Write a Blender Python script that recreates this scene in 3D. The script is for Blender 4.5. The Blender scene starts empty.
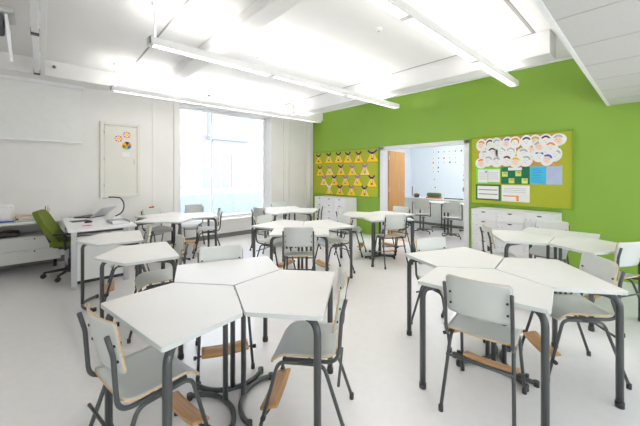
import bpy, bmesh, math, random
from math import sin, cos, pi, radians, tan, atan2, sqrt
from mathutils import Vector, Matrix
random.seed(7)
S = bpy.context.scene
COL = S.collection

# ------------------------------------------------------------------ materials
def mat(name, rgb, rough=0.5, metal=0.0, var=0.04, scale=8.0, bump=0.0, spec=0.5, stretch=None, coat=0.0):
    m = bpy.data.materials.new(name); m.use_nodes = True
    nt = m.node_tree; b = nt.nodes['Principled BSDF']
    tc = nt.nodes.new('ShaderNodeTexCoord')
    mp = nt.nodes.new('ShaderNodeMapping')
    if stretch: mp.inputs['Scale'].default_value = stretch
    nz = nt.nodes.new('ShaderNodeTexNoise'); nz.inputs['Scale'].default_value = scale; nz.inputs['Detail'].default_value = 4
    nt.links.new(tc.outputs['Object'], mp.inputs['Vector']); nt.links.new(mp.outputs['Vector'], nz.inputs['Vector'])
    cr = nt.nodes.new('ShaderNodeValToRGB')
    lo = [max(0, c*(1-var)) for c in rgb]; hi = [min(1, c*(1+var)) for c in rgb]
    cr.color_ramp.elements[0].position = 0.3; cr.color_ramp.elements[1].position = 0.7
    cr.color_ramp.elements[0].color = (*lo, 1); cr.color_ramp.elements[1].color = (*hi, 1)
    nt.links.new(nz.outputs['Fac'], cr.inputs['Fac']); nt.links.new(cr.outputs['Color'], b.inputs['Base Color'])
    b.inputs['Roughness'].default_value = rough; b.inputs['Metallic'].default_value = metal
    b.inputs['Specular IOR Level'].default_value = spec
    if coat: b.inputs['Coat Weight'].default_value = coat
    if bump:
        bp = nt.nodes.new('ShaderNodeBump'); bp.inputs['Strength'].default_value = bump; bp.inputs['Distance'].default_value = 0.01
        nt.links.new(nz.outputs['Fac'], bp.inputs['Height']); nt.links.new(bp.outputs['Normal'], b.inputs['Normal'])
    return m
def emat(name, rgb, s):
    m = bpy.data.materials.new(name); m.use_nodes = True
    nt = m.node_tree; nt.nodes.clear()
    o = nt.nodes.new('ShaderNodeOutputMaterial'); e = nt.nodes.new('ShaderNodeEmission')
    e.inputs['Color'].default_value = (*rgb, 1); e.inputs['Strength'].default_value = s
    nt.links.new(e.outputs[0], o.inputs[0]); return m
def srgb(r, g, b):
    f = lambda c: c/12.92 if c <= 0.04045 else ((c+0.055)/1.055)**2.4
    return tuple(f(c/255) for c in (r, g, b))

LAMP = 9.5
M = dict(
    wall=mat('white wall paint', (.83, .81, .79), .75, scale=3, var=.015),
    wall_grey=mat('greige wall panel', (.74, .725, .70), .7, scale=3, var=.02),
    ceil=mat('ceiling paint', (.78, .775, .76), .85, scale=3, var=.012),
    tile=mat('ceiling tile', (.53, .52, .50), .9, scale=60, var=.03),
    gridline=mat('ceiling grid grey', (.42, .41, .40), .7),
    gap=mat('shadow gap grey', (.30, .29, .27), .9),
    green=mat('green wall paint', srgb(128, 169, 50), .6, scale=2, var=.02),
    floor=mat('light grey linoleum', (.80, .775, .765), .22, scale=14, var=.02, spec=.5),
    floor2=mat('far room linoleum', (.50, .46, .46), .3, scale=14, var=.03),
    base=mat('grey skirting', (.16, .16, .15), .6),
    top=mat('white table laminate', (.80, .785, .765), .35, scale=6, var=.01),
    edge=mat('pale table edge', (.62, .66, .63), .4),
    shell=mat('pale grey chair laminate', (.60, .625, .585), .35, scale=6, var=.02),
    ply=mat('birch plywood edge', srgb(206, 172, 126), .5, scale=5, var=.2, stretch=(1, 1, 18)),
    beech=mat('beech footrest', srgb(202, 150, 96), .45, scale=4, var=.18, stretch=(14, 1, 1)),
    steel=mat('grey lacquered steel tube', (.070, .075, .074), .38, metal=.35, var=.03),
    black=mat('black plastic', (.02, .02, .02), .45),
    bolt=mat('dark steel bolt', (.06, .06, .06), .35, metal=.8),
    cab=mat('white cabinet laminate', (.80, .80, .80), .4, scale=5, var=.01),
    cab2=mat('off white cabinet laminate', (.66, .66, .62), .45, scale=5, var=.015),
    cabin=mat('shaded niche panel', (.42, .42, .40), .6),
    silver=mat('brushed aluminium', (.55, .56, .58), .35, metal=.6, stretch=(1, 1, 20)),
    chairgreen=mat('olive green wool fabric', srgb(92, 108, 26), .95, scale=90, var=.18, bump=.3),
    felt=mat('lime felt board', srgb(168, 176, 42), .95, scale=50, var=.06, bump=.1),
    boardframe=mat('lime board frame', srgb(118, 156, 12), .5),
    cream=mat('cream painted wood', (.76, .74, .67), .5, scale=4, var=.015),
    white=mat('white plastic', (.82, .82, .82), .4, var=.01),
    paper=mat('white paper', (.84, .84, .82), .9, scale=12, var=.02),
    lamp=mat('white lacquered lamp housing', (.78, .78, .77), .4, var=.01),
    louvre=mat('satin aluminium louvre', (.30, .30, .30), .5, metal=.3),
    glow=emat('lamp diffuser light', (1, .97, .93), LAMP),
    upglow=emat('lamp uplight', (1, .97, .93), 13.5),
    glow2=emat('far room lamp light', (.90, .94, 1), 5.5),
    oak=mat('oak door veneer', srgb(186, 130, 66), .45, scale=3, var=.14, stretch=(10, 10, .6)),
    tan=mat('tan threshold strip', srgb(200, 160, 110), .5),
    bluewall=mat('cool white wall paint', srgb(222, 228, 238), .8, var=.01),
    yellow=mat('yellow card', srgb(248, 208, 10), .8, var=.06, scale=20),
    yellow2=mat('pale yellow card', srgb(244, 214, 96), .8, var=.06, scale=20),
    red=mat('red card', srgb(214, 60, 24), .8),
    orange=mat('orange card', srgb(232, 140, 40), .8),
    purple=mat('dark purple card', srgb(58, 38, 84), .85, var=.15, scale=30),
    mauve=mat('mauve card', srgb(150, 110, 150), .85, var=.1, scale=30),
    navy=mat('navy card', srgb(30, 36, 90), .85),
    brown=mat('brown crayon', srgb(92, 56, 40), .9),
    skin=mat('pale crayon pink', srgb(246, 214, 196), .9),
    tanhair=mat('straw crayon', srgb(214, 172, 96), .9),
    cork=mat('orange brown backing paper', srgb(206, 150, 62), .9, var=.12, scale=20),
    limepaper=mat('bright lime paper', srgb(120, 220, 60), .8),
    dkgreen=mat('dark green paper', srgb(10, 104, 66), .8),
    limecard=mat('pale lime card', srgb(190, 226, 110), .8),
    cyan=mat('cyan paper', srgb(60, 190, 226), .8),
    lilac=mat('pale lilac paper', srgb(172, 188, 224), .8),
    ink=mat('grey ink', srgb(70, 72, 78), .9),
    faint=mat('faint grey ink', srgb(176, 178, 184), .9),
    pink=mat('magenta note paper', srgb(240, 60, 140), .8),
    blue=mat('blue print', srgb(50, 90, 200), .6),
    darkgreen2=mat('dark green book cover', srgb(60, 90, 40), .7),
    facade=mat('pale render facade', (.50, .50, .52), .9),
    brick=mat('pale red brick', (.36, .26, .26), .9, var=.08, scale=6),
    bluegl=mat('blue grey window glass', (.25, .285, .34), .35, var=.1),
    ground=mat('pale paving', (.40, .42, .45), .9),
)
gl = bpy.data.materials.new('clear window glass'); gl.use_nodes = True
nt = gl.node_tree; nt.nodes.clear()
o_ = nt.nodes.new('ShaderNodeOutputMaterial'); mx = nt.nodes.new('ShaderNodeMixShader'); tr = nt.nodes.new('ShaderNodeBsdfTransparent')
gs = nt.nodes.new('ShaderNodeBsdfGlossy'); gs.inputs['Roughness'].default_value = .02; fr = nt.nodes.new('ShaderNodeFresnel'); fr.inputs['IOR'].default_value = 1.3
tr.inputs['Color'].default_value = (.95, .97, 1, 1)
nt.links.new(fr.outputs[0], mx.inputs[0]); nt.links.new(tr.outputs[0], mx.inputs[1]); nt.links.new(gs.outputs[0], mx.inputs[2]); nt.links.new(mx.outputs[0], o_.inputs[0])
M['glass'] = gl

# ------------------------------------------------------------------ mesh builder
class MB:
    def __init__(s): s.v = []; s.f = []; s.mi = []; s.sm = []
    def add(s, vs, fs, mi=0, sm=False):
        b = len(s.v); s.v += [tuple(p) for p in vs]
        for f in fs: s.f.append([b+i for i in f]); s.mi.append(mi); s.sm.append(sm)
        return s
    def box(s, lo, hi, mi=0, mtx=None):
        (a, b, c), (d, e, f) = lo, hi
        vs = [(a, b, c), (d, b, c), (d, e, c), (a, e, c), (a, b, f), (d, b, f), (d, e, f), (a, e, f)]
        if mtx is not None: vs = [mtx @ Vector(p) for p in vs]
        return s.add(vs, [(0, 3, 2, 1), (4, 5, 6, 7), (0, 1, 5, 4), (1, 2, 6, 5), (2, 3, 7, 6), (3, 0, 4, 7)], mi)
    def prism(s, poly, z0, z1, mi=0, side=None, mtx=None, sm=False):
        n = len(poly)
        vs = [(x, y, z0) for x, y in poly] + [(x, y, z1) for x, y in poly]
        if mtx is not None: vs = [mtx @ Vector(p) for p in vs]
        b = len(s.v)
        s.add(vs, [list(range(n))[::-1], [n+i for i in range(n)]], mi)
        fs = [(i, (i+1) % n, n+(i+1) % n, n+i) for i in range(n)]
        for f in fs: s.f.append([b+i for i in f]); s.mi.append(mi if side is None else side); s.sm.append(sm)
        return s
    def tube(s, path, r, n=10, mi=0, cap=True, rs=None):
        P = [Vector(p) for p in path]; m = len(P)
        T = [((P[min(i+1, m-1)]-P[max(i-1, 0)]).normalized()) for i in range(m)]
        up = Vector((0, 0, 1)) if abs(T[0].z) < .9 else Vector((1, 0, 0))
        N = (up - T[0]*up.dot(T[0])).normalized(); vs = []
        for i in range(m):
            if i:
                N = N - T[i]*N.dot(T[i]); N.normalize()
            B = T[i].cross(N); rr = rs[i] if rs else r
            for k in range(n):
                a = 2*pi*k/n; vs.append(P[i]+(N*cos(a)+B*sin(a))*rr)
        fs = [(i*n+k, i*n+(k+1) % n, (i+1)*n+(k+1) % n, (i+1)*n+k) for i in range(m-1) for k in range(n)]
        b = len(s.v); s.add(vs, fs, mi, True)
        if cap:
            s.f.append([b+k for k in range(n)][::-1]); s.mi.append(mi); s.sm.append(False)
            s.f.append([b+(m-1)*n+k for k in range(n)]); s.mi.append(mi); s.sm.append(False)
        return s
    def cyl(s, c, r, h, n=16, mi=0, axis='z', r2=None):
        c = Vector(c); d = {'x': Vector((1, 0, 0)), 'y': Vector((0, 1, 0)), 'z': Vector((0, 0, 1))}[axis]
        return s.tube([c, c+d*h], r, n, mi, True, [r, r if r2 is None else r2])
    def lathe(s, prof, c=(0, 0, 0), n=20, mi=0):
        vs = [(c[0]+r*cos(2*pi*k/n), c[1]+r*sin(2*pi*k/n), c[2]+z) for r, z in prof for k in range(n)]
        m = len(prof)
        fs = [(i*n+k, i*n+(k+1) % n, (i+1)*n+(k+1) % n, (i+1)*n+k) for i in range(m-1) for k in range(n)]
        return s.add(vs, fs, mi, True)
    def sheet(s, fn, nu, nv, th, mi=0, side=1):
        # fn(u,v) -> Vector, u,v in [-1,1]; thickened slab with its own rim material
        top = [[fn(-1+2*i/nu, -1+2*j/nv) for j in range(nv+1)] for i in range(nu+1)]
        e = 1e-3; W = nv+1; vs = []
        for sgn in (1, -1):
            for i in range(nu+1):
                for j in range(nv+1):
                    u = max(-.999, min(.999, -1+2*i/nu)); v = max(-.999, min(.999, -1+2*j/nv))
                    nn = (fn(u+e, v)-fn(u-e, v)).cross(fn(u, v+e)-fn(u, v-e))
                    nn = nn.normalized() if nn.length > 1e-12 else Vector((0, 0, 1))
                    vs.append(top[i][j]+nn*th/2*sgn)
        K = (nu+1)*W; fs = []
        for i in range(nu):
            for j in range(nv):
                a = i*W+j; fs.append((a, a+W, a+W+1, a+1)); fs.append((K+a+1, K+a+W+1, K+a+W, K+a))
        b = len(s.v); s.add(vs, fs, mi, True)
        rim = [i*W for i in range(nu+1)] + [nu*W+j for j in range(1, W)] + [i*W+nv for i in range(nu-1, -1, -1)] + [j for j in range(nv-1, 0, -1)]
        for q in range(len(rim)):
            a, c = rim[q], rim[(q+1) % len(rim)]
            s.f.append([b+c, b+a, b+K+a, b+K+c]); s.mi.append(side); s.sm.append(False)
        return s
    def disc(s, c, r, n, mtx=None, mi=0, sx=1, sy=1, th=.002):
        return s.prism([(c[0]+sx*r*cos(2*pi*k/n), c[1]+sy*r*sin(2*pi*k/n)) for k in range(n)], 0, th, mi, None, mtx)
    def build(s, name, mats, parent=None, bevel=0, loc=None, rot=None):
        me = bpy.data.meshes.new(name); me.from_pydata(s.v, [], s.f)
        for m in (mats if isinstance(mats, (list, tuple)) else [mats]): me.materials.append(m)
        for p, i, q in zip(me.polygons, s.mi, s.sm): p.material_index = i; p.use_smooth = q
        me.validate(); me.update()
        bm = bmesh.new(); bm.from_mesh(me); bmesh.ops.recalc_face_normals(bm, faces=bm.faces); bm.to_mesh(me); bm.free()
        o = bpy.data.objects.new(name, me); COL.objects.link(o)
        if parent is not None: o.parent = parent
        if loc is not None: o.location = loc
        if rot is not None: o.rotation_euler = rot
        if bevel:
            b = o.modifiers.new('edge', 'BEVEL'); b.width = bevel; b.segments = 2; b.limit_method = 'ANGLE'; b.angle_limit = radians(40)
        return o

def fillet(pts, r, n=6):
    P = [Vector(p) for p in pts]; out = [P[0]]
    rr = r if isinstance(r, (list, tuple)) else [r]*(len(P)-2)
    for i in range(1, len(P)-1):
        a = (P[i-1]-P[i]); b = (P[i+1]-P[i]); la, lb = a.length, b.length; a.normalize(); b.normalize()
        ang = a.angle(b); d = min(rr[i-1]/tan(ang/2), la*.48, lb*.48)
        p0, p1 = P[i]+a*d, P[i]+b*d
        for k in range(n+1):
            t = k/n; out.append(p0*(1-t)**2 + P[i]*2*t*(1-t) + p1*t*t)
    out.append(P[-1]); return out

def tag(o, label, cat, group=None):
    o['label'] = label; o['category'] = cat
    if group: o['group'] = group
    return o
def thing(name, label, cat, loc=(0, 0, 0), rz=0, group=None):
    o = bpy.data.objects.new(name, None); COL.objects.link(o); o.empty_display_size = .1
    o.location = loc; o.rotation_euler = (0, 0, rz); return tag(o, label, cat, group)
def struct(o): o['kind'] = 'structure'; return o
def kids(o): return [c for c in bpy.data.objects if c.parent is o]
def dup(root, loc, rz, label, group=None):
    def cp(o, par):
        c = o.copy(); COL.objects.link(c)
        if par is not None: c.parent = par
        for ch in KIDS.get(o.name) or KIDS.setdefault(o.name, kids(o)): cp(ch, c)
        return c
    r = cp(root, None); r.location = loc; r.rotation_euler = (0, 0, rz); r['label'] = label
    if group: r['group'] = group
    return r
KIDS = {}
def B1(name, lo, hi, m, parent=None, bevel=0):
    return MB().box(lo, hi).build(name, m, parent, bevel)
def SB(name, lo, hi, m, parent=None, bevel=0):
    o = B1(name, lo, hi, m, parent, bevel)
    return struct(o) if parent is None else o

# ------------------------------------------------------------------ the setting
GX, WY, CZ = 5.86, 6.74, 3.22
X0, Y0 = -1.8, -1.8
DY0, DY1, DZ = 2.40, 4.24, 2.04          # doorway in the green wall
SB('floor', (X0, Y0, -.1), (GX, WY, 0), M['floor'])
SB('ceiling', (X0, Y0, CZ), (GX+.1, WY, CZ+.1), M['ceil'])
SB('wall_left', (X0-.1, Y0, 0), (X0, WY, CZ), M['wall'])
w = MB()
w.box((X0-.1, Y0-.1, 0), (GX, Y0, .9)).box((X0-.1, Y0-.1, 1.75), (GX, Y0, CZ))  # unseen rear wall; open band added so sky light fills the foreground
for x in (X0-.1, .1, 2.1, 4.1, 5.7): w.box((x, Y0-.1, .9), (x+.12, Y0, 1.75))
struct(w.build('wall_rear', M['wall']))
w = MB()
w.box((GX, Y0-.1, 0), (GX+.1, DY0, CZ)); w.box((GX, DY1, 0), (GX+.1, WY+.3, CZ)); w.box((GX, DY0, DZ), (GX+.1, DY1, CZ))
struct(w.build('wall_green', M['green']))
# window wall with opening
OX0, OX1, OZ0, OZ1 = 2.15, 4.40, .42, 2.95
w = MB()
w.box((X0-.1, WY, 0), (OX0, WY+.3, CZ)); w.box((OX1, WY, 0), (GX, WY+.3, CZ)); w.box((OX0, WY, 0), (OX1, WY+.3, OZ0)); w.box((OX0, WY, OZ1), (OX1, WY+.3, CZ))
struct(w.build('wall_window', M['wall']))
# soffit along the window wall
SB('ceiling_soffit', (X0, 6.31, 2.98), (GX, WY, CZ), M['ceil'])
# upright panels and trims on the window wall
SB('trim_1', (2.02, WY-.035, .0), (2.15, WY, 2.98), M['wall'], bevel=.004)
SB('trim_2', (1.62, WY-.012, .0), (1.66, WY, 2.98), M['wall'], bevel=.003)
for i, (a, b) in enumerate(((4.42, 4.75), (4.79, 4.94), (4.98, 5.56))):
    SB(f'trim_{3+i}', (a, WY-.02, .42), (b, WY, 2.98), M['wall_grey'], bevel=.004)
SB('trim_6', (5.58, WY-.05, 0), (5.72, WY, 2.98), M['wall'], bevel=.004)
SB('trim_7', (5.76, WY-.03, 0), (5.84, WY, 2.98), M['wall'], bevel=.004)
SB('trim_8', (OX0-.1, WY-.05, OZ0-.03), (GX, WY, OZ0), M['wall'], bevel=.004)
SB('baseboard_window', (X0, WY-.018, .0), (GX, WY, .10), M['base'])
SB('baseboard_green', (GX-.012, Y0, .0), (GX, DY0-.07, .05), M['green'])
# window
win = struct(MB().box((OX0, 7.0, OZ0), (OX0+.05, 7.06, OZ1)).box((OX1-.05, 7.0, OZ0), (OX1, 7.06, OZ1)).box((OX0, 7.0, OZ0), (OX1, 7.06, OZ0+.05)).box((OX0, 7.0, OZ1-.05), (OX1, 7.06, OZ1)).box((2.94, 7.01, OZ0), (2.965, 7.05, OZ1)).build('window_1', M['white']))
MB().box((OX0+.05, 7.028, OZ0+.05), (2.93, 7.034, OZ1-.05)).build('pane', M['glass'], win)
MB().box((2.98, 7.028, OZ0+.05), (OX1-.05, 7.034, OZ1-.05)).build('pane', M['glass'], win)
# main ceiling joints: dark shadow gaps round the acoustic field
def gap(i, lo, hi): SB(f'trim_{i}', lo, hi, M['gap'])
gap(10, (1.085, Y0, CZ-.006), (1.105, 5.5, CZ+.001))
gap(11, (4.52, 1.02, CZ-.006), (4.54, 6.31, CZ+.001))
gap(12, (.2, 1.00, CZ-.006), (4.54, 1.035, CZ+.001))
# beams under the ceiling
SB('ceiling_beam', (1.60, Y0, 3.09), (1.835, 5.91, CZ), M['ceil'], bevel=.02)
SB('ceiling_duct', (4.56, .86, 2.93), (4.89, 5.91, CZ), M['ceil'], bevel=.006)
SB('trim_13', (GX-.03, Y0, CZ-.03), (GX, 6.31, CZ), M['ceil'])
# lowered tile ceiling over the camera
TY, TZ = .45, 2.42
SB('ceiling_lowered', (X0, Y0, TZ), (GX, TY, TZ+.06), M['tile'])
SB('ceiling_bulkhead', (X0, TY-.06, TZ+.06), (GX, TY, CZ), M['ceil'])
g = MB()
x = -1.21
while x < GX:
    g.box((x-.006, Y0, TZ-.002), (x+.006, TY-.03, TZ+.001)); x += .6
g.box((X0, -.76, TZ-.002), (GX, -.748, TZ+.001))
struct(g.build('ceiling_grid', M['gridline']))
SB('trim_14', (X0, TY-.025, TZ-.006), (GX, TY+.006, TZ+.07), M['white'])
# doorway
d = struct(MB().box((GX-.02, DY0-.075, 0), (GX+.12, DY0+.015, DZ+.06)).box((GX-.02, DY1-.015, 0), (GX+.12, DY1+.09, DZ+.06)).box((GX-.02, DY0-.075, DZ-.012), (GX+.12, DY1+.09, DZ+.065)).build('door_1', M['white'], None, .004))
leaf = MB().box((0, -.02, .01), (.86, .02, DZ-.025)).build('door_leaf', M['oak'], d, .003, (GX+.125, DY1-.045, 0), (0, 0, radians(8)))
MB().tube(fillet([(.80, -.02, 1.03), (.80, -.065, 1.03), (.69, -.065, 1.03)], .015), .009).build('door_handle', M['silver'], leaf)
for z in (.25, 1.05, 1.8): MB().cyl((-.006, -.02, z), .008, .1).build('hinge', M['silver'], leaf)
SB('trim_15', (GX, DY0, -.001), (GX+.1, DY1, .006), M['tan'])

# far classroom beyond the doorway
FX = 8.8
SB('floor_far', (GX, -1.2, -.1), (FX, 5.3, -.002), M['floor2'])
SB('wall_far', (FX, -1.2, 0), (FX+.1, 5.4, 2.9), M['bluewall'])
SB('wall_far_left', (GX+.1, 5.3, 0), (FX, 5.4, 2.9), M['bluewall'])
SB('wall_far_right', (GX+.1, -1.3, 0), (FX, -1.2, 2.9), M['bluewall'])
SB('ceiling_far', (GX+.1, -1.3, 2.9), (FX+.1, 5.4, 3.0), M['ceil'])
for i, y in enumerate((1.0, 3.6)):  # fill lamps added out of view to brighten the far room
    t = thing('ceiling_light', ['flat ceiling light in the far room, away from the oak door', 'flat ceiling light in the far room, close to the oak door'][i], 'light', (7.3, y, 2.84), 0, None)
    MB().box((-.6, -.6, .03), (.6, .6, .06)).build('housing', M['lamp'], t)
    MB().box((-.56, -.56, .01), (.56, .56, .03)).build('diffuser', M['glow2'], t)

# outside
SB('ground', (-30, 7.6, -.6), (60, 60, -.5), M['ground'])
bld = thing('building', 'pale building with pink brick panels seen through the window', 'building', (0, 15, -.5))
B1('wall', (-14, 0, 0), (30, .4, 6.2), M['facade'], bld)
for (a, b, z0, z1) in ((-2, 5.0, 1.3, 3.0), (7.35, 9.0, 1.3, 3.0), (5.1, 6.0, 3.05, 3.9)):
    B1('brick_panel', (a, -.06, z0), (b, 0, z1), M['brick'], bld)
for (a, b, z0, z1) in ((5.85, 7.2, 1.3, 3.0), (9.25, 10.2, 1.3, 2.9), (-2, 4.6, 4.2, 5.7)):
    f = MB().box((a, -.05, z0), (b, 0, z1)).build('window', M['bluegl'], bld)
    for k in range(1, 3):
        xx = a+(b-a)*k/3; MB().box((xx-.03, -.08, z0), (xx+.03, -.05, z1)).build('glazing_bar', M['white'], f)
f = MB().box((6.05, -.5, 3.7), (8.35, 0, 5.6)).build('bay_window', M['bluegl'], bld)
for k in range(1, 6): MB().box((6.05, -.53, 3.7+k*.32), (8.35, -.5, 3.76+k*.32)).build('glazing_bar', M['facade'], f)
B1('plinth', (-14, -.3, 0), (30, 0, 1.0), M['bluegl'], bld)

# ------------------------------------------------------------------ suspended lamps
LX0, LX1 = .80, 5.24
def make_lamp(y, label):
    L = LX1-LX0; zt = 2.85; t = thing('pendant_light', label, 'light', (LX0, y, 0), 0, 'long suspended lamps')
    b = MB().box((0, -.058, zt-.012), (L, .058, zt)).box((0, -.058, zt-.075), (L, -.046, zt-.012)).box((0, .046, zt-.075), (L, .058, zt-.012))
    b.box((0, -.058, zt-.075), (.012, .058, zt)).box((L-.012, -.058, zt-.075), (L, .058, zt))
    b.build('housing', M['lamp'], t)
    n = 3; seg = (L-.024)/n
    for k in range(n):
        a = .012+k*seg
        MB().box((a+.03, -.045, zt-.025), (a+seg-.03, .045, zt-.02)).build('diffuser', M['glow'], t)
        lv = MB(); m = int((seg-.06)/.045)
        for j in range(m+1):
            x = a+.03+j*(seg-.06)/m; lv.box((x-.0015, -.046, zt-.074), (x+.0015, .046, zt-.03))
        lv.build('louvre', M['louvre'], t)
        B1('joint_plate', (a-.03 if k else .012, -.046, zt-.074), (a+.03, .046, zt-.07), M['lamp'], t)
        MB().box((a+.05, -.04, zt+.001), (a+seg-.05, .04, zt+.004)).build('uplight', M['upglow'], t)
    for x in (.06, L-.9):
        MB().tube([(x, 0, zt), (x, 0, CZ)], .008, 8).build('rod', M['lamp'], t)
        MB().lathe([(.0, -.03), (.03, -.03), (.035, 0)], (x, 0, CZ), 16).build('ceiling_cup', M['lamp'], t)
    return t
make_lamp(3.47, 'long white suspended lamp across the middle of the ceiling')
make_lamp(1.42, 'long white suspended lamp closest to the lowered tile ceiling')
make_lamp(5.76, 'long white suspended lamp closest to the window')

# ------------------------------------------------------------------ classroom chair
def make_chair(name, label, base='legs', draw=True):
    """faces +x, origin on the floor under the seat centre"""
    t = thing(name, label, 'chair')
    SH = .475
    def seat(u, v):
        # superellipse-rounded square, waterfall front and back roll
        s_ = 1/ (max(1e-6, (abs(u)**14+abs(v)**14)**(1/14))) * max(abs(u), abs(v))
        x = u*s_*.178-.010; y = v*s_*.188*(1.0 if u < .2 else 1+.03*(u-.2))
        z = SH + .012*(v*v) - .008
        if u > .45: z -= .05*((u-.45)/.55)**2
        if u < -.6: z += .018*((-u-.6)/.4)**2
        return Vector((x, y, z))
    MB().sheet(seat, 20, 16, .009).build('seat', [M['shell'], M['ply']], t)
    def back(u, v):
        s_ = 1/ (max(1e-6, (abs(u)**14+abs(v)**14)**(1/14))) * max(abs(u), abs(v))
        y = u*s_*.178; h = v*s_*.118
        return Vector((-.212 - .18*h - .0 + .03*(u*u) - .012 + .25*h*h, y, .716+h))
    bk = MB().sheet(back, 22, 14, .009).build('backrest', [M['shell'], M['ply']], t)
    for sy in (-1, 1):
        for v in (-.5, .1):
            p = back(sy*.86, v); MB().cyl((p.x-.012, p.y, p.z), .007, .024, 8, 0, 'x').build('bolt', M['bolt'], bk)
    if base == 'legs':
        for sy in (-1, 1):
            y = sy*.178
            MB().tube(fillet([(-.245, y, .79), (-.222, y, .70), (-.205, y, .452), (.10, y*.93, .444)], [.2, .075], 7), .0105).build('back_upright', M['steel'], t)
            yo = sy*.172; yf = sy*.192
            MB().tube(fillet([(-.265, yf, .02), (-.125, yo, .43), (.01, yo, .43)], .06, 6), .0105).build('leg', M['steel'], t)
            MB().tube(fillet([(.235, yf, .02), (.125, yo, .43), (.01, yo, .43)], .06, 6), .0105).build('leg', M['steel'], t)
        for lg, x in zip([c for c in kids(t) if c.name.split('.')[0] == 'leg'], (-.265, .235, -.265, .235)):
            y = -.192 if lg.data.vertices[0].co.y < 0 else .192
            MB().cyl((x, y, 0), .0145, .035, 10).build('foot_cap', M['black'], lg)
        MB().tube([(-.205, -.178, .33), (-.205, .178, .33)], .008, 8).build('crossbar', M['steel'], t)
        MB().tube([(-.04, -.172, .425), (-.04, .172, .425)], .008, 8).build('crossbar', M['steel'], t)
        def fr(u, v): return Vector((.182+.048*u, .165*v, .155-.012*u+.01*v*v))
        fo = MB().sheet(fr, 3, 8, .014, 0, 0).build('footrest', M['beech'], t)
        for sy in (-1, 1):
            MB().tube([(.182, sy*.15, .145), (.197, sy*.205, .145)], .007, 8).build('bracket', M['steel'], fo)
            MB().cyl((.197, sy*.2, .145), .014, sy*.02, 12, 0, 'y').build('knob', M['black'], fo)
    else:
        for sy in (-1, 1):
            MB().tube(fillet([(-.245, sy*.2, .80), (-.24, sy*.21, .70), (-.225, sy*.21, .44), (.02, sy*.10, .43), (.02, 0, .43)], .05, 6), .011).build('back_upright', M['black'], t)
        MB().lathe([(.04, .40), (.022, .36), (.022, .10), (.05, .08), (.05, .05), (0, .05)], (0, 0, 0), 14).build('column', M['steel'], t)
        for k in range(4):
            a = pi/4+k*pi/2
            l = MB().tube([(.03*cos(a), .03*sin(a), .085), (.26*cos(a), .26*sin(a), .06)], .015, 8, 0, True, [.018, .012]).build('star_leg', M['steel'], t)
            MB().cyl((.26*cos(a)-.012*sin(a), .26*sin(a)-.01, .025), .025, .02, 12, 0, 'y').build('caster', M['black'], l)
    return t

# ------------------------------------------------------------------ five-sided table: apex at the origin, long outer edge towards +x
TW, TD, TH = .733, .418, .732
SHX = TW/2*tan(radians(30))
def make_table(name, label):
    t = thing(name, label, 'table')
    e = .003
    pts = [(e*2, 0), (SHX+e, -TW/2+e), (SHX+TD, -TW/2+e), (SHX+TD, TW/2-e), (SHX+e, TW/2-e)]
    P = fillet([(*pts[-1], 0), *[(*p, 0) for p in pts], (*pts[0], 0)], .012, 3)
    # rounded outline: fillet every corner
    ring = []
    for i in range(5):
        a, b, c = (Vector((*pts[(i+k) % 5], 0)) for k in (-1, 0, 1))
        r = .006 if i == 0 else .018
        u = (a-b).normalized(); v = (c-b).normalized()
        for k in range(5):
            q = k/4; p = (b+u*r)*(1-q)**2 + b*2*q*(1-q) + (b+v*r)*q*q; ring.append((p.x, p.y))
    MB().prism(ring, TH-.024, TH, 0, 1).build('tabletop', [M['top'], M['edge']], t, .002)
    R = .02; zt = TH-.024-R
    xo = SHX+TD-.034
    for sy in (-1, 1):
        l = MB().tube(fillet([(xo, sy*(TW/2-.030), .03), (xo, sy*(TW/2-.030), zt), (.24, sy*.035, zt)], .075, 8), R, 12).build('leg', M['steel'], t)
        MB().cyl((xo, sy*(TW/2-.030), 0), R+.004, .035, 12).build('foot_cap', M['black'], l)
    MB().tube(fillet([(.065, 0, .03), (.065, 0, zt), (.26, 0, zt)], .06, 7), .0165, 12).build('post', M['steel'], t)
    arc = [(.27-.205*cos(a), .235*sin(a)*1.0, .02) for a in [radians(x) for x in range(-65, 66, 10)]]
    fb = MB().tube(arc, .0155, 10).build('foot_bar', M['steel'], t)
    for q in (0, -1): MB().cyl((arc[q][0], arc[q][1], 0), .019, .036, 10).build('foot_cap', M['black'], fb)
    return t

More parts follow.
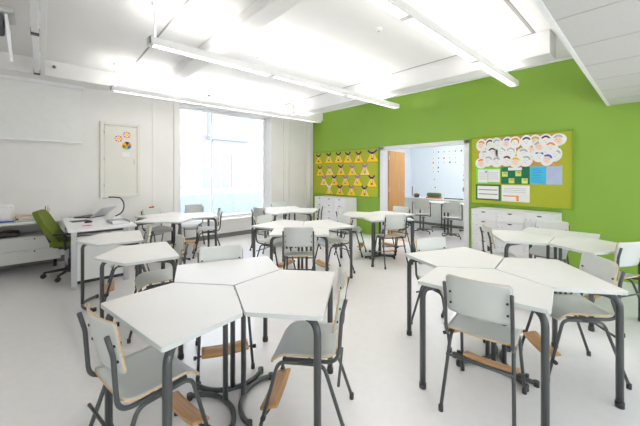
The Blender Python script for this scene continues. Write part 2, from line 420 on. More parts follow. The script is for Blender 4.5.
TG, CG = 'white five-sided pupil tables', 'grey shell pupil chairs'
clusters = {
 'near': ((.938, 1.874), {190.2: ('left table of the nearest cluster', 'low left foreground, back edge-on, beside the nearest cluster'),
                          310.2: ('right table of the nearest cluster', 'right side of the nearest cluster, beech footrest facing open floor'),
                          70.2: ('rear table of the nearest cluster', 'far side of the nearest cluster, front of backrest showing')}),
 'right': ((2.598, .837), {188.65: ('front table of the right foreground cluster', 'back turned, in front of the right foreground cluster'),
                           308.65: ('right table of the right foreground cluster', 'tucked in at right end of the right foreground cluster'),
                           68.65: ('rear table of the right foreground cluster', 'far side of the right foreground cluster, only backrest showing')}),
 'cab': ((4.42, .79), {123: ('left table of the cluster by the right drawer cabinets', 'sideways at left end of the cluster by the right drawer cabinets'),
                       243: ('right table of the cluster by the right drawer cabinets', 'at far right against the bare green wall, turned away'),
                       3: ('rear table tight against the right drawer cabinets', 'squeezed between rear table and the right drawer cabinets')}),
 'mid': ((2.75, 3.39), {227: ('front table of the middle cluster', 'back turned squarely, in the centre before the middle cluster'),
                        347: ('right table of the middle cluster', 'right side of the middle cluster'),
                        107: ('left table of the middle cluster', 'left rear of the middle cluster, seat under its table')}),
 'pier': ((3.78, 5.20), {187: ('left table of the cluster below the right window pier', 'left end of the cluster below the right window pier'),
                         307: ('right table of the cluster below the right window pier', 'right end of the cluster, before the left drawer cabinets'),
                         67: ('rear table of the cluster below the right window pier', 'tight against the pier right of the window')}),
 'door': ((4.52, 3.39), {239: ('front table of the cluster by the doorway', 'back turned, in front of the cluster by the doorway'),
                         359: ('right table of the cluster by the doorway', 'far side of the cluster, before the oak door'),
                         119: ('left table of the cluster by the doorway', 'left end of the doorway cluster, before bare green wall')}),
 'win': ((1.75, 5.68), {228: ('front table of the cluster under the large window', None),
                        348: ('right table of the cluster under the large window', 'right side of the cluster under the large window'),
                        108: ('rear table of the cluster under the large window', 'left rear of the window cluster, red cloth on its back')}),
 'solo1': ((.27, 4.32), {-9: ('separate table right against the teacher desk', 'pulled up to the separate table against the teacher desk')}),
 'solo2': ((.33, 3.33), {-7: ('separate table second from the teacher desk', 'seat under the separate table second from the teacher desk')}),
}
table0 = chair0 = None
PUSH = {('near', 190.2): (.51, -.018, -.035, 0), ('near', 310.2): (.49, -.073, -.068, 0), ('near', 70.2): (.50, -.025, .0, 0), ('right', 188.65): (.475, .016, -.015, 0),
        ('right', 308.65): (.51, .05, .02, 0), ('cab', 3): (.49, 0, .12, 0), ('mid', 227): (.48, 0, 0, 0), ('win', 348): (.51, 0, 0, -7)}
for key, (c, ts) in clusters.items():
    c = (c[0]*.985, c[1]*.985)
    for deg, (tl, cl) in ts.items():
        a = radians(deg); tl = 'white five-sided '+('table, '+tl.replace('table', 'one', 1) if False else tl); cl = cl and 'grey shell chair, '+cl
        loc = (c[0], c[1], 0)
        if table0 is None:
            table0 = make_table('classroom_table', tl); table0.location = loc; table0.rotation_euler = (0, 0, a); table0['group'] = TG
        else: dup(table0, loc, a, tl, TG)
        if cl is None: continue
        r, ox, oy, ro = PUSH.get((key, deg), (.49, 0, 0, 0)); cloc = (c[0]+r*cos(a)+ox, c[1]+r*sin(a)+oy, 0); a += radians(ro)
        if chair0 is None:
            chair0 = make_chair('classroom_chair', cl); chair0.location = cloc; chair0.rotation_euler = (0, 0, a+pi); chair0['group'] = CG
        else: dup(chair0, cloc, a+pi, cl, CG)
dup(chair0, (2.20, 6.27, 0), radians(232), 'grey shell chair, far side of the window cluster with the bright window behind', CG)
# far room pupil tables and swivel chairs
FG = 'tables in the far room'
for i, (x, y, deg) in enumerate(((8.12, 3.92, 180), (8.12, 3.16, 180))):
    dup(table0, (x, y, 0), radians(deg), ['white five-sided table in the far room, closest to the oak door', 'white five-sided table in the far room, closest to right door jamb'][i], FG)
sw = make_chair('swivel_chair', 'beige swivel pupil chair in far room, beside the oak door', 'star')
sw.location = (7.08, 3.92, 0); sw.rotation_euler = (0, 0, radians(18)); sw['group'] = 'swivel chairs in the far room'
dup(sw, (6.98, 3.17, 0), radians(28), 'beige swivel pupil chair in far room, closest to right door jamb', 'swivel chairs in the far room')
dup(sw, (7.45, 4.72, 0), radians(-40), 'beige swivel pupil chair in far room, half hidden behind the oak door', 'swivel chairs in the far room')

# ------------------------------------------------------------------ drawer cabinets on the green wall (fronts face -x)
def drawer_unit(y0, wd, rows, label, grp):
    D, H = .44, .875
    t = thing('drawer_cabinet', label, 'cabinet', (GX-.015-D, y0, 0), 0, grp)
    MB().box((.022, .001, .05), (D, wd-.001, H-.02)).build('carcass', M['cab'], t)
    MB().box((.05, .004, 0), (D, wd-.004, .05)).build('plinth', M['base'], t)
    MB().box((0, 0, H-.02), (D, wd, H)).build('cabinet_top', M['cab'], t, .002)
    h = (H-.02-.05)/rows
    for k in range(rows):
        z = .05+k*h
        d = MB().box((.002, .004, z+.003), (.022, wd-.004, z+h-.003)).build('drawer', M['cab'], t, .002)
        n = 10; mt = Matrix.Translation((.0015, wd*.5, z+h-.012)) @ Matrix.Rotation(radians(-90), 4, 'Y')
        MB().prism([(.028*cos(-pi/2+pi*0)-.0 if 0 else -.02*sin(pi*q/n), .034*cos(pi*q/n)) for q in range(n+1)], 0, .001, 0, None, mt).build('finger_notch', M['black'], d)
        l = MB().box((-.001, wd*.76, z+h*.42), (.002, wd*.94, z+h*.62)).build('label_holder', M['paper'], d)
        for q in (.78, .92): MB().cyl((-.003, wd*q, z+h*.52), .006, .004, 8, 0, 'x').build('clip', M['ink'], l)
    return t
for i, n in enumerate(('closest to the tile ceiling side', 'middle of the three', 'closest to the doorway')):
    drawer_unit(.955+i*.385, .385, 5, 'white five-drawer cabinet below the collage board, '+n, 'drawer cabinets below the collage board')
for i, n in enumerate(('closest to the doorway', 'middle of the three', 'closest to the window')):
    drawer_unit(5.05+i*.365, .365, 5, 'white five-drawer cabinet below the yellow triangle board, '+n, 'drawer cabinets below the triangle board')

# ------------------------------------------------------------------ pin boards
def pinboard(y0, y1, z0, z1, label):
    t = thing('pin_board', label, 'board', (GX, y0, z0)); w, h = y1-y0, z1-z0
    MB().box((-.018, .02, .02), (-.003, w-.02, h-.02)).build('felt_panel', M['felt'], t)
    MB().box((-.03, 0, 0), (-.003, w, .025)).box((-.03, 0, h-.025), (-.003, w, h)).box((-.03, 0, .025), (-.003, .025, h-.025)).box((-.03, w-.025, .025), (-.003, w, h-.025)).build('board_frame', M['boardframe'], t)
pinboard(.81, 2.29, .92, 2.13, 'lime felt pin board with collage of drawn faces and papers')
pinboard(4.36, 6.69, .90, 2.10, 'lime felt pin board covered with rows of yellow triangles')
def onwall(x, y, z):     # local (right as seen, up, out) on the green wall, seen from the room
    return Matrix(((0, 0, -1, x), (-1, 0, 0, y), (0, 1, 0, z), (0, 0, 0, 1)))
BX = GX-.0185
# yellow triangles
rows = [[(6.47, 1.90), (6.05, 1.91), (5.68, 1.91), (5.34, 1.90), (4.98, 1.89), (4.55, 1.90)],
        [(6.41, 1.56), (6.02, 1.57), (5.59, 1.58), (5.19, 1.57), (4.78, 1.58)],
        [(6.25, 1.29), (5.84, 1.30), (5.43, 1.30), (5.02, 1.31), (4.57, 1.30)],
        [(6.03, 1.04), (5.63, 1.04), (5.22, 1.05), (4.79, 1.04)]]
ordn = ['first', 'second', 'third', 'fourth', 'fifth', 'sixth']; rown = ['top row', 'second row', 'third row', 'bottom row']
fig = [['purple', 'navy', 'black', 'black', 'brown', 'purple'], ['brown', 'mauve', 'purple', 'mauve', 'mauve'], ['mauve', 'navy', 'mauve', 'mauve', 'purple'], ['white', 'navy', 'mauve', 'navy']]
cn = dict(purple='dark purple', navy='navy', black='black', brown='brown', mauve='mauve', white='white')
for r, row in enumerate(rows):
    for c, (y, z) in enumerate(row):
        k = fig[r][c]
        t = thing('paper_triangle', f'yellow paper triangle with {cn[k]} figure, {ordn[c]} from the left in {rown[r]}', 'paper craft', (BX, y, z), 0, 'yellow paper triangles')
        m = onwall(0, 0, 0); hw = .155 if c < 5 else .18; hh = .14
        MB().prism([(-hw-.016, -hh-.008), (hw+.012, -hh-.008), (0, hh+.012)], 0, .002, 0, None, m).build('red_backing', M['red'], t)
        MB().prism([(-hw, -hh+.006), (hw, -hh+.006), (0, hh)], .002, .004, 0, None, m).build('triangle', M['yellow2' if (r, c) in ((1, 1), (1, 4), (2, 0)) else 'yellow'], t)
        f = MB()
        f.prism([(-.028, -.09+.02*(c % 2)), (.028, -.09), (.02, .06), (-.02, .06)], .004, .007, 0, None, m)
        f.disc((0, .075), .035, 10, m @ Matrix.Translation((0, 0, .004)), 0, 1, 1, .003)
        w1 = .075 if c < 5 else .12
        f.prism([(-.02, .04), (0, .07), (-w1, .155), (-w1-.03, .12)], .0042, .0068, 0, None, m)
        f.prism([(.02, .04), (w1+.03, .12+.02*(r % 2)), (w1, .155), (0, .07)], .0042, .0068, 0, None, m)
        f.build('figure', M[k], t)
        MB().prism([(-.009, -.05), (.009, -.05), (.013, .05), (-.013, .05)], .0072, .009, 0, None, m).build('chest_patch', M['paper' if k != 'white' else 'lilac'], t)

# papers on the right board: (name, label, y left, y right, z bottom, z top)
def sheetp(name, label, y1, y0, z0, z1, m, cat='paper', lift=0):
    t = thing(name, label, cat, (BX-lift, (y0+y1)/2, (z0+z1)/2), 0, 'papers on the collage board')
    w, h = (y1-y0)/2, (z1-z0)/2
    MB().prism([(-w, -h), (w, -h), (w, h), (-w, h)], 0, .002, 0, None, onwall(0, 0, 0)).build('sheet', M[m], t)
    return t, w, h
def rect(t, name, x0, x1, z0, z1, m, lift=.0022):
    return MB().prism([(x0, z0), (x1, z0), (x1, z1), (x0, z1)], lift, lift+.0014, 0, None, onwall(0, 0, 0)).build(name, M[m], t)
t, w, h = sheetp('collage_backing', 'orange brown backing paper behind the drawn faces', 2.17, .98, 1.585, 2.10, 'cork')
t, w, h = sheetp('notice_sheet', 'white notice with bright lime border, upper left below the faces', 2.19, 1.80, 1.295, 1.575, 'limepaper')
rect(t, 'page', -w+.03, -.005, -h+.02, h-.03, 'paper'); rect(t, 'page', .005, w-.005, -h+.03, h-.03, 'paper')
for k in range(4): rect(t, 'text_line', -w+.05, w-.03, -.06+k*.035, -.053+k*.035, 'faint', .0038)
MB().disc((-.03, .07), .014, 12, onwall(0, 0, 0) @ Matrix.Translation((0, 0, .0037))).build('pin', M['black'], t)
t, w, h = sheetp('poster', 'dark green poster with four lime cards and white heading', 1.785, 1.37, 1.295, 1.585, 'dkgreen')
rect(t, 'heading_strip', -.10, .10, h-.06, h-.012, 'paper')
for x, z in ((-.15, .02), (.05, .03), (-.05, -.09), (.14, -.09)):
    q = rect(t, 'lime_card', x-.042, x+.042, z-.042, z+.042, 'limecard'); rect(q, 'orange_patch', x-.02, x+.03, z+.005, z+.03, 'orange', .0037)
t, w, h = sheetp('notice_sheet', 'cyan notice with lines of small writing', 1.362, 1.155, 1.30, 1.585, 'cyan')
for k in range(9): rect(t, 'text_line', -w+.025, w-.03-.03*(k % 3), -.11+k*.026, -.105+k*.026, 'blue')
t, w, h = sheetp('notice_sheet', 'pale lilac notice next to the cyan one', 1.15, .95, 1.30, 1.585, 'lilac')
for k in range(9): rect(t, 'text_line', -w+.025, w-.03-.02*(k % 3), -.11+k*.026, -.105+k*.026, 'faint')
t, w, h = sheetp('timetable', 'white lined timetable in a dark green border', 2.20, 1.79, 1.0, 1.28, 'dkgreen')
rect(t, 'page', -w+.03, w-.035, -h+.028, h-.028, 'paper')
for z in (-.03, .045): rect(t, 'ruled_line', -w+.05, w-.05, z-.006, z+.006, 'ink', .0037)
t, w, h = sheetp('notice_sheet', 'white sheet with an orange bracket drawn low on it', 1.775, 1.37, 1.0, 1.275, 'paper')
rect(t, 'orange_bar', -w+.02, .05, -.055, -.035, 'orange'); rect(t, 'orange_bar', .015, .05, -h+.01, -.055, 'orange')
for k in range(3): rect(t, 'text_line', -w+.03, w-.05, .02+k*.03, .026+k*.03, 'faint')

faces = [(2.10, 2.0, 'orange', 0), (1.98, 2.01, 'brown', 1), (2.07, 1.82, 'faint', 0), (2.12, 1.67, 'orange', 0), (1.92, 1.85, 'brown', 0), (1.83, 2.0, 'faint', 0), (1.70, 2.03, 'blue', 0),
         (1.57, 2.02, 'orange', 1), (1.43, 2.03, 'ink', 0), (1.30, 2.02, 'tanhair', 1), (1.63, 1.83, 'faint', 1), (1.70, 1.68, 'brown', 0), (1.35, 1.87, 'tanhair', 1), (1.47, 1.80, 'faint', 0),
         (1.41, 1.68, 'faint', 0), (1.23, 1.90, 'faint', 0), (1.14, 2.03, 'brown', 0), (1.11, 1.87, 'orange', 0), (.985, 2.05, 'faint', 0), (1.26, 1.75, 'blue', 0), (1.05, 1.75, 'faint', 0), (1.14, 1.68, 'blue', 0), (1.78, 1.83, 'faint', 0), (1.86, 1.68, 'faint', 0), (1.55, 1.68, 'yellow', 0), (2.0, 1.70, 'faint', 0)]
hn = dict(orange='orange', brown='dark brown', faint='pale grey', blue='blue', ink='black', tanhair='straw', yellow='yellow')
tiers = lambda z: 'upper tier' if z > 1.95 else ('middle tier' if z > 1.74 else 'lower tier')
byt = {}
for q in sorted(faces, key=lambda q: -q[0]): byt.setdefault(tiers(q[1]), []).append(q)
ordn2 = ordn + ['seventh', 'eighth', 'ninth', 'tenth', 'eleventh']
for i, (y, z, hair, long_) in enumerate(faces):
    n = byt[tiers(z)].index((y, z, hair, long_))
    t = thing('face_drawing', f'cut-out drawn face with {hn[hair]} hair, {ordn2[n]} from left in {tiers(z)} of collage', 'drawing', (BX-.003-.0016*(i % 9), y, z), 0, 'drawn faces on the collage')
    m = onwall(0, 0, 0) @ Matrix.Rotation(random.uniform(-.35, .35), 4, 'Z'); e = random.uniform(-.03, .03)
    t.location.y += random.uniform(-.02, .02); t.location.z += random.uniform(-.02, .02)
    t.location.y = min(max(t.location.y, .95), 2.14); t.location.z = min(t.location.z, 1.99)
    MB().disc((0, 0), .092, 18, m, 0, 1+4*e, 1.12-3*e, .0004).build('paper_cutout', M['paper'], t)
    L = lambda q: m @ Matrix.Translation((0, 0, .0005+q*.0003))
    MB().prism([(.062*cos(a)*(1.0), .066*sin(a)+.012) for a in [radians(x) for x in range(-40 if long_ else 10, (221 if long_ else 171), 15)]], 0, .0003, 0, None, L(0)).build('hair', M[hair], t)
    MB().disc((0, -.008), .05, 16, L(1), 0, 1, 1.1, .0003).build('face', M['paper' if i % 3 else 'skin'], t)
    for s_ in (-1, 1): MB().disc((s_*.018, .005), .005, 8, L(2), 0, 1, 1, .0003).build('eye', M['ink'], t)
    MB().prism([(-.018, -.028), (0, -.034), (.018, -.028), (0, -.026)], 0, .0003, 0, None, L(2)).build('mouth', M['red'], t)

# ------------------------------------------------------------------ cards on the far wall
cards = [[(4.54, 2.14), (4.37, 2.14), (4.20, 2.14), (4.05, 2.14), (3.87, 2.14), (3.70, 2.14)], [(4.54, 1.95), (4.37, 1.95), (4.20, 1.95), (4.04, 1.95), (3.87, 1.95)], [(4.54, 1.82), (4.37, 1.82), (4.20, 1.82), (4.03, 1.82), (3.86, 1.82)],
         [(4.54, 1.67), (4.38, 1.67)], [(4.54, 1.55), (4.38, 1.55)], [(4.50, 1.32)], [(4.60, 1.07), (4.48, 1.07)], [(3.62, 1.74), (3.62, 1.62), (3.63, 1.44), (3.63, 1.31)]]
crow = ['top row', 'second row', 'third row', 'fourth row', 'fifth row', 'sixth row', 'lowest row', 'right-hand column']
cc = ['red', 'brown', 'navy', 'red', 'ink', 'ink', 'ink', 'faint', 'ink', 'navy', 'faint', 'ink', 'navy', 'faint', 'orange', 'black', 'faint', 'black', 'ink']
i = 0
for r, row in enumerate(cards):
    for c, (y, z) in enumerate(row):
        t = thing('picture_card', f'small picture card on the far room wall, {crow[r]}, {ordn[c]} {"from left" if r < 7 else "from top"}', 'card', (FX-.001, y, z), 0, 'picture cards on the far wall')
        MB().prism([(-.045, -.036), (.045, -.036), (.045, .036), (-.045, .036)], 0, .003, 0, None, onwall(0, 0, 0)).build('card', M['paper'], t)
        k = cc[(i*5+r) % len(cc)]; s_ = .018+.012*((i*7) % 3)/2
        MB().prism([(-s_, -s_), (s_*.8, -s_*.8), (s_*.4, s_), (-s_*.6, s_*.7)], .003, .004, 0, None, onwall(0, 0, 0)).build('picture', M[k], t)
        i += 1
t = thing('paper_leaf', 'dark green paper leaf on the far room wall near right jamb', 'paper craft', (FX-.001, 3.61, 1.05))
MB().prism([(-.05, -.08), (.04, -.07), (.06, .03), (0, .09), (-.06, .02)], 0, .003, 0, None, onwall(0, 0, 0)).build('leaf', M['dkgreen'], t)
# counter in the far room
ct = thing('counter', 'long low counter along the far room wall', 'counter', (8.25, 2.4, 0))
MB().box((0, 0, .74), (.54, 2.88, .77)).build('worktop', M['cab'], ct, .003)
B1('plinth', (.06, .02, 0), (.52, 2.86, .08), M['base'], ct)
for k in range(4):
    dd = MB().box((.02, .02+k*.71, .08), (.53, .70+k*.71, .74)).build('cupboard', M['cab2'], ct)
    B1('handle', (0, .32+k*.71, .62), (.02, .40+k*.71, .63), M['silver'], dd)
# desk camera on the far counter, and small things
def doc_camera(name, label, loc, rz, s=1.0):
    t = thing(name, label, 'document camera', loc, rz); t.scale = (s, s, s)
    MB().lathe([(0, .022), (.05, .02), (.06, .012), (.06, 0), (0, 0)], (0, 0, 0), 18).build('base', M['white'], t)
    p = [(.0, 0, .02)] + [(.01+.115*sin(a), 0, .19-.15*cos(a)) for a in [radians(x) for x in range(8, 160, 12)]] + [(-.02, 0, .335), (-.10, 0, .335)]
    MB().tube(p, .011, 10).build('gooseneck_arm', M['black'], t)
    MB().box((-.165, -.022, .312), (-.095, .022, .345)).build('camera_head', M['white'], t, .008)
    return t
doc_camera('document_camera', 'black gooseneck document camera on the far room counter', (8.45, 5.02, .77), radians(40))
t = thing('basket', 'dark basket with red cloth on the far room counter', 'basket', (8.42, 4.88, .77))
MB().lathe([(0, 0), (.07, 0), (.09, .10), (.08, .10), (.065, .01), (0, .01)], (0, 0, 0), 16).build('bowl', M['black'], t)
MB().lathe([(.078, .08), (.05, .12), (0, .13)], (0, 0, 0), 12).build('cloth', M['red'], t)
t = thing('stool_cushion', 'olive green cushion with red base lying on far room counter', 'cushion', (8.40, 4.32, .77))
MB().box((-.08, -.2, .035), (.10, .2, .16)).build('cover', M['darkgreen2'], t, .045)
MB().box((-.09, -.21, 0), (.11, .21, .035)).build('base_pad', M['red'], t, .01)
t = thing('ruler', 'long dark ruler lying right of the green cushion', 'ruler', (8.40, 3.75, .77))
MB().box((-.02, -.26, 0), (.02, .26, .03)).build('blade', M['ink'], t)

# ------------------------------------------------------------------ left side: cabinet run under the projection screen
G2 = 'low cabinets under the projection screen'
for i, (x0, lab) in enumerate(((-.56, 'low white cabinet beside the olive office chair'), (-1.34, 'low white cabinet at the far left end of the run'))):
    t = thing('low_cabinet', lab, 'cabinet', (x0, 6.15, 0), 0, G2); W_ = .775
    MB().box((0, .02, .17), (.02, .56, .73)).box((W_-.02, .02, .17), (W_, .56, .73)).box((.02, .54, .17), (W_-.02, .56, .73)).box((.02, .02, .17), (W_-.02, .54, .19)).box((.02, .02, .53), (W_-.02, .54, .545)).build('carcass', M['cab2'], t)
    MB().box((.02, .53, .545), (W_-.02, .54, .73)).build('niche_back', M['cabin'], t)
    for fx in (.06, W_-.06):
        for fy in (.30, .50): MB().cyl((fx, fy, 0), .022, .17, 10).build('foot', M['black'], t)
    for z0, z1 in ((.175, .352), (.356, .535)):
        d = MB().box((.003, 0, z0), (W_-.003, .02, z1)).build('drawer', M['cab2'], t, .002)
        B1('grip', (W_*.47, -.004, z1-.028), (W_*.57, 0, z1-.018), M['silver'], d)
        MB().cyl((W_*.62, -.004, z1-.025), .011, .006, 10, 0, 'y').build('lock', M['black'], d)
wt = MB().box((-1.36, 6.12, .73), (.225, 6.72, .758)).build('worktop', M['cab2'], None, .003); tag(wt, 'continuous pale worktop over the low cabinets under the screen', 'worktop')
t = thing('packet', 'white wrapped packet with blue stripe on the left worktop', 'packet', (-.43, 6.38, .758))
MB().sheet(lambda u, v: Vector((.0+.13*u, -.085+.012*v*v+.01*u*u, 1*.13+.12*v)), 4, 4, .004, 0, 0).build('front_print_film', M['white'], t)
MB().box((-.13, -.075, 0), (.13, .075, .25)).build('wrapper', M['paper'], t, .025)
MB().box((-.131, -.094, .004), (.131, -.088, .026)).build('blue_stripe', M['blue'], t)
t = thing('book_pile', 'pile', 'books') if False else None
for i, (m, z, dx) in enumerate((('limepaper', 0, .0), ('darkgreen2', .014, -.01), ('darkgreen2', .036, .012), ('tan', .058, -.02))):
    hh = (.013, .021, .021, .02)[i]
    t = thing('booklet', ['lime booklet at the bottom of the pile on left worktop', 'thick dark green booklet above the lime one', 'dark green booklet second from top of the pile', 'tan booklet on top of the pile on left worktop'][i], 'book', (-.16+dx, 6.35, .758+z), radians(4*i-5), 'booklet pile on the left worktop')
    MB().box((-.11, -.14, .002), (.105, .135, hh-.002)).build('pages', M['paper'], t)
    MB().box((-.115, -.145, 0), (.11, .14, .002)).box((-.115, -.145, hh-.002), (.11, .14, hh)).box((-.115, -.145, .002), (-.11, .14, hh-.002)).build('cover', M[m], t)
t = thing('pencil_cup', 'small pencil cup with orange and green pencils behind the olive chair', 'cup', (.06, 6.42, .758))
MB().lathe([(0, 0), (.035, 0), (.038, .10), (.034, .10), (.032, .006), (0, .006)], (0, 0, 0), 16).build('cup', M['white'], t)
for k, (m, a) in enumerate((('orange', 0), ('limepaper', 1.3), ('orange', 2.6), ('red', 4), ('lilac', 5.2))):
    MB().tube([(.012*cos(a), .012*sin(a), .01), (.028*cos(a), .028*sin(a), .17+.012*k)], .005, 6).build('pencil', M[m], t)
t = thing('bag', 'dark bag in the open niche at left', 'bag', (-.36, 6.33, .546))
MB().box((-.12, -.1, .001), (.12, .1, .08)).build('body', M['black'], t, .03)
MB().tube(fillet([(-.06, -.1, .05), (-.06, -.13, .11), (.06, -.13, .11), (.06, -.1, .05)], .03), .006, 8).build('strap', M['brown'], t)

# projection screen rolled down on the window wall
t = thing('projection_screen', 'white rolled-down projection screen high on the left wall', 'screen', (-1.5, WY-.004, 0))
MB().box((0, -.035, 2.02), (2.0, -.03, 2.93)).build('screen_fabric', M['paper'], t)
MB().box((-.01, -.045, 1.99), (2.01, -.02, 2.02)).build('bottom_bar', M['white'], t, .005)
MB().box((-.04, -.07, 2.92), (2.04, -.0, 2.98)).build('roller_case', M['white'], t, .008)

# wall cupboard with stickers
t = thing('wall_cupboard', 'cream framed wall cupboard door with round paper flowers', 'cupboard', (.77, WY, 1.04)); W_, H_ = .64, 1.38
MB().box((0, -.05, 0), (.06, 0, H_)).box((W_-.06, -.05, 0), (W_, 0, H_)).box((.06, -.05, 0), (W_-.06, 0, .06)).box((.06, -.05, H_-.06), (W_-.06, 0, H_)).build('cupboard_frame', M['cream'], t, .004)
dr = MB().box((.063, -.042, .063), (W_-.063, -.012, H_-.063)).build('door', M['cream'], t, .003)
for z in (.2, .68, 1.16): MB().cyl((.063, -.052, z), .007, .07, 8).build('hinge', M['silver'], dr)
MB().tube(fillet([(W_-.11, -.042, .70), (W_-.11, -.07, .70), (W_-.11, -.07, .62), (W_-.11, -.042, .62)], .01), .006, 8).build('handle', M['silver'], dr)
def onback(x, y, z): return Matrix(((1, 0, 0, x), (0, 0, -1, y), (0, 1, 0, z), (0, 0, 0, 1)))
for i, (x, z) in enumerate(((1.05, 2.12), (1.18, 2.20))):
    t = thing('paper_flower', ['mauve paper flower, lower left on the wall cupboard door', 'mauve paper flower, upper right on the wall cupboard door'][i], 'paper craft', (x, WY-.0425, z), 0, 'paper flowers on the cupboard')
    n = 24; MB().prism([((.066+.012*(k % 2))*cos(2*pi*k/n), (.066+.012*(k % 2))*sin(2*pi*k/n)) for k in range(n)], 0, .002, 0, None, onback(0, 0, 0)).build('petals', M['skin'], t)
    for k in range(8): MB().disc((.05*cos(k*pi/4), .05*sin(k*pi/4)), .015, 8, onback(0, -.002, 0)).build('petal_spot', M['mauve' if k % 2 else 'tanhair'], t)
    MB().disc((0, 0), .026, 14, onback(0, -.002, 0)).build('flower_centre', M['yellow'], t)
t = thing('colour_wheel', 'round six-colour paper wheel on the wall cupboard door', 'paper craft', (1.18, WY-.0425, 2.0))
for k, m in enumerate(('orange', 'navy', 'yellow', 'red', 'limepaper', 'blue')):
    a0, a1 = k*pi/3-.1, (k+1)*pi/3-.1
    MB().prism([(0, 0)]+[(.075*cos(a0+(a1-a0)*q/5), .075*sin(a0+(a1-a0)*q/5)) for q in range(6)], 0, .002, 0, None, onback(0, 0, 0)).build('segment', M[m], t)
t = thing('note', 'small white note below the colour wheel', 'paper', (1.17, WY-.0425, 1.83))
MB().prism([(-.06, -.045), (.06, -.045), (.06, .045), (-.06, .045)], 0, .0015, 0, None, onback(0, 0, 0)).build('sheet', M['paper'], t)

# ------------------------------------------------------------------ teacher desk
t = thing('teacher_desk', 'white teacher desk with silver column legs', 'desk', (.24, 4.87, 0)); DW, DL, DH = .74, 1.62, .755
MB().box((0, 0, DH-.026), (DW, DL, DH)).build('desktop', M['cab'], t, .004)
for x in (.06, .62):
    for y in (.08, DL-.12):
        l = MB().box((x-.03, y-.03, .04), (x+.03, y+.03, DH-.026)).build('leg', M['silver'], t, .008)
        MB().cyl((x, y, 0), .036, .04, 12).build('levelling_foot', M['silver'], l)
MB().box((.09, .06, .10), (.59, .08, .66)).build('front_panel', M['cab'], t, .003)
MB().box((.09, .065, .06), (.59, .085, .10)).build('bottom_rail', M['black'], t)  # black strip along the lower edge of the front panel
MB().box((.06, .10, .685), (.62, DL-.10, .725)).build('under_frame', M['ink'], t)
DZt = .755
# laptop with slanted lid
t = thing('laptop', 'open grey laptop with lid leaning back on teacher desk', 'laptop', (.68, 6.20, DZt), atan2(-.673, .739))
kb = MB().box((-.26, -.17, 0), (0, .17, .02)).build('keyboard_base', M['ink'], t, .004)
MB().box((-.24, -.15, .02), (-.04, .15, .022)).build('keys', M['black'], kb)
mt = Matrix.Translation((0, 0, .02)) @ Matrix.Rotation(radians(-37), 4, 'Y')
ld = MB().box((0, -.17, -.012), (.25, .17, 0), 0, mt).build('lid', M['silver'], t)
MB().box((.012, -.158, 0), (.238, .158, .002), 0, mt).build('display', M['faint'], ld)
doc_camera('document_camera', 'black gooseneck document camera on the teacher desk', (.88, 5.90, DZt), radians(-25), 1.0)
t = thing('sticky_note', 'magenta paper note on the teacher desk', 'note', (.45, 5.22, DZt), .3)
MB().sheet(lambda u, v: Vector((.05*u, .05*v, .002+.003*u*u)), 4, 4, .001, 0, 0).build('sheet', M['pink'], t)
t = thing('computer_mouse', 'dark computer mouse lying on the teacher desk', 'mouse', (.50, 5.55, DZt), .5)
MB().lathe([(0, 0), (.03, 0), (.034, .012), (.022, .027), (0, .032)], (0, 0, 0), 16).build('shell', M['black'], t)
t.scale = (1.6, 1, 1)
t = thing('tablet', 'dark flat tablet lying in front of the laptop', 'tablet', (.42, 5.80, DZt), .2)
MB().box((-.11, -.08, 0), (.11, .08, .009)).build('case', M['black'], t, .003); MB().box((-.1, -.07, .009), (.1, .07, .0095)).build('display', M['ink'], t)
t = thing('paper_tray', 'clear grey letter tray at right front of teacher desk', 'tray', (.82, 5.25, DZt), .1)
MB().box((-.11, -.15, 0), (.11, .15, .004)).box((-.11, -.15, .004), (-.106, .15, .04)).box((.106, -.15, .004), (.11, .15, .04)).box((-.106, .146, .004), (.106, .15, .04)).build('tray', M['faint'], t)
MB().box((-.1, -.14, .004), (.1, .14, .014)).build('paper_stack', M['paper'], t)
t = thing('paper_sheet', 'pale lilac sheet at the back corner of teacher desk', 'paper', (.44, 6.42, DZt), .1)
MB().sheet(lambda u, v: Vector((.12*u, .045*v, .002+.002*v*v)), 3, 3, .001, 0, 0).build('sheet', M['lilac'], t)

# ------------------------------------------------------------------ olive office chair
t = thing('office_chair', 'olive green office chair with black armrests at the teacher desk', 'chair', (.31, 5.70, 0), radians(-16))
def rr(u, v, p=5):
    s_ = max(abs(u), abs(v))/max(1e-6, (abs(u)**p+abs(v)**p)**(1/p)); return u*s_, v*s_
def oseat(u, v):
    a, b = rr(u, v); return Vector((.03+.235*a, .235*b, .475+.02*b*b-(.03*(a-.5)**2 if a > .5 else 0)))
MB().sheet(oseat, 12, 12, .065, 0, 0).build('seat', M['chairgreen'], t)
def oback(u, v):
    a, b = rr(u, v); return Vector((-.245-.13*b+.03*a*a-.02*(1-b*b), .215*a*(1-.08*max(0, b)), .715+.235*b))
bk = MB().sheet(oback, 12, 12, .06, 0, 0).build('backrest', M['chairgreen'], t)
MB().tube(fillet([(-.30, 0, .80), (-.27, 0, .60), (-.20, 0, .42), (0, 0, .42)], .06), .02, 8).build('back_bar', M['black'], bk)
for s_ in (-1, 1):
    MB().tube(fillet([(.0, s_*.18, .43), (.0, s_*.285, .43), (.0, s_*.285, .625)], .03), .018, 8).build('arm_post', M['black'], t)
    MB().box((-.13, s_*.285-.035, .625), (.13, s_*.285+.035, .655)).build('armrest', M['black'], t, .012)
MB().box((-.12, -.1, .40), (.12, .1, .44)).build('mechanism', M['black'], t, .01)
MB().lathe([(.022, .40), (.022, .25), (.032, .24), (.032, .10), (.05, .09), (.05, .06), (0, .06)], (0, 0, 0), 14).build('gas_column', M['black'], t)
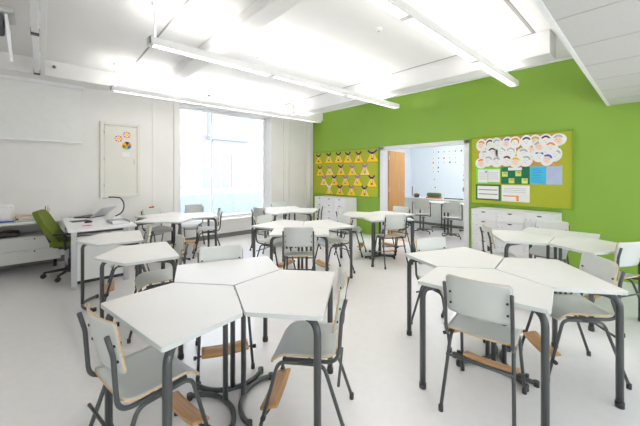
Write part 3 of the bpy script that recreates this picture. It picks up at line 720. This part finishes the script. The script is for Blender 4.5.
for k in range(5):
    a = 2*pi*k/5+radians(40)
    l = MB().tube([(.03*cos(a), .03*sin(a), .10), (.30*cos(a), .30*sin(a), .075)], .02, 8, 0, True, [.024, .015]).build('star_leg', M['black'], t)
    MB().cyl((.30*cos(a), .30*sin(a)-.022, .032), .032, .044, 14, 0, 'y').build('caster', M['black'], l)

# red cloth over a chair back under the window
cx, cy = 1.75+.71*cos(radians(108)), 5.68+.71*sin(radians(108))
t = thing('cloth', 'small red cloth hung over a chair back under the wall cupboard', 'cloth', (cx, cy, .842), radians(108+180))
MB().sheet(lambda u, v: Vector((-.018+.034*u, .035*v*(1.2-.2*abs(u)), .012-.075*abs(u)**3+.006*sin(3*v))), 10, 4, .006, 0, 0).build('fabric', M['red'], t)

# ------------------------------------------------------------------ ceiling fixtures at left
t = thing('ceiling_track', 'white double ceiling track running towards the window wall', 'track', (-.04, 0, 2.99))
for (a, b) in ((2.0, 4.44), (4.54, 6.18)):
    r_ = MB().box((-.045, a, -.03), (.015, b, .03)).build('track_profile', M['white'], t, .004)
    B1('end_cap', (-.05, b-.01, -.045), (.02, b+.05, .022), M['black'], r_)
MB().box((.03, 2.0, -.025), (.075, 6.3, .03)).build('cable_duct', M['lamp'], t, .004)
for y in (2.6, 4.5, 6.0): MB().box((-.06, y-.02, .03), (.06, y+.02, CZ-2.99)).build('hanger', M['white'], t)
t = thing('projector', 'ceiling projector with white side flap at the left edge', 'projector', (-.42, 3.97, 0))
MB().tube([(0, 0, 2.93), (0, 0, CZ)], .025, 12).build('mount_pole', M['silver'], t)
MB().box((-.22, -.16, 2.87), (.24, .16, 2.93)).build('mount_plate', M['cabin'], t, .02)
MB().box((-.22, -.15, 2.74), (.165, .15, 2.87)).build('body', M['ink'], t, .02)
MB().cyl((.05, -.15, 2.78), .035, -.03, 16, 0, 'y').build('lens', M['black'], t)
MB().box((.02, -.155, 2.715), (.12, -.15, 2.73)).build('vent_slot', M['black'], t)
MB().sheet(lambda u, v: Vector((.185+.03*(1-v)/2, .12*u*(.6+.4*v), 2.68+.19*v)), 6, 8, .02, 0, 0).build('side_flap', M['white'], t)
for i, (x, y, z, s) in enumerate(((.14, 6.305, 3.13, 'left end of the window soffit'), (2.59, 6.305, 3.11, 'window soffit above the window'), (4.93, 6.305, 3.09, 'right end of the window soffit'))):
    t = thing('sensor', 'small dark round sensor on the '+s, 'sensor', (x, y, z), 0, 'soffit sensors')
    MB().cyl((0, 0, 0), .03, .01, 14, 0, 'y').build('rim', M['faint'], t); MB().cyl((0, -.025, 0), .018, .03, 12, 0, 'y').build('sensor_eye', M['ink'], t)
for i, (x, y, s) in enumerate(((3.01, 2.25, 'between the middle and right lamps'), (3.69, 1.75, 'beside the lamp nearest the tile ceiling'), (2.35, 3.95, 'just beyond the middle lamp'))):
    t = thing('smoke_detector', 'small white round detector on the ceiling '+s, 'detector', (x, y, CZ), 0, 'ceiling detectors')
    MB().lathe([(0, -.03), (.03, -.03), (.045, -.015), (.05, 0)], (0, 0, 0), 16).build('cover', M['white'], t)
    MB().lathe([(0, -.04), (.012, -.04), (.012, -.03)], (0, 0, 0), 10).build('probe', M['faint'], t)
t = thing('air_vent', 'flat slotted air vent in the main ceiling', 'vent', (3.12, 3.75, CZ))
MB().box((-.25, -.08, -.008), (.25, .08, 0)).build('vent_frame', M['white'], t, .003)
for k in range(4): MB().box((-.22, -.06+.034*k, -.011), (.22, -.045+.034*k, -.008)).build('slat', M['faint'], t)

# ------------------------------------------------------------------ light and camera
W = bpy.data.worlds.new('overcast sky'); S.world = W; W.use_nodes = True
nt = W.node_tree; bg = nt.nodes['Background']
tc = nt.nodes.new('ShaderNodeTexCoord'); sp = nt.nodes.new('ShaderNodeSeparateXYZ'); cr = nt.nodes.new('ShaderNodeValToRGB')
cr.color_ramp.elements[0].position = .45; cr.color_ramp.elements[0].color = (.95, .98, 1, 1)
cr.color_ramp.elements[1].position = 1; cr.color_ramp.elements[1].color = (.72, .85, 1, 1)
ma = nt.nodes.new('ShaderNodeMath'); ma.operation = 'MULTIPLY_ADD'; ma.inputs[1].default_value = .5; ma.inputs[2].default_value = .5
nt.links.new(tc.outputs['Generated'], sp.inputs[0]); nt.links.new(sp.outputs['Z'], ma.inputs[0]); nt.links.new(ma.outputs[0], cr.inputs[0]); nt.links.new(cr.outputs[0], bg.inputs['Color'])
bg.inputs['Strength'].default_value = 2.5

cam = bpy.data.cameras.new('camera'); co = bpy.data.objects.new('camera', cam); COL.objects.link(co)
cam.sensor_fit = 'HORIZONTAL'; cam.sensor_width = 36; cam.lens = 305.3/640*36
cam.shift_y = -(213-174.85)/640
cam.clip_start = .02
co.location = (0, 0, 1.45)
co.rotation_euler = (radians(90), 0, radians(47.67-90))
S.camera = co
S.view_settings.view_transform = 'Standard'
S.view_settings.look = 'None'
S.view_settings.exposure = 1.4
S.view_settings.gamma = 1.13
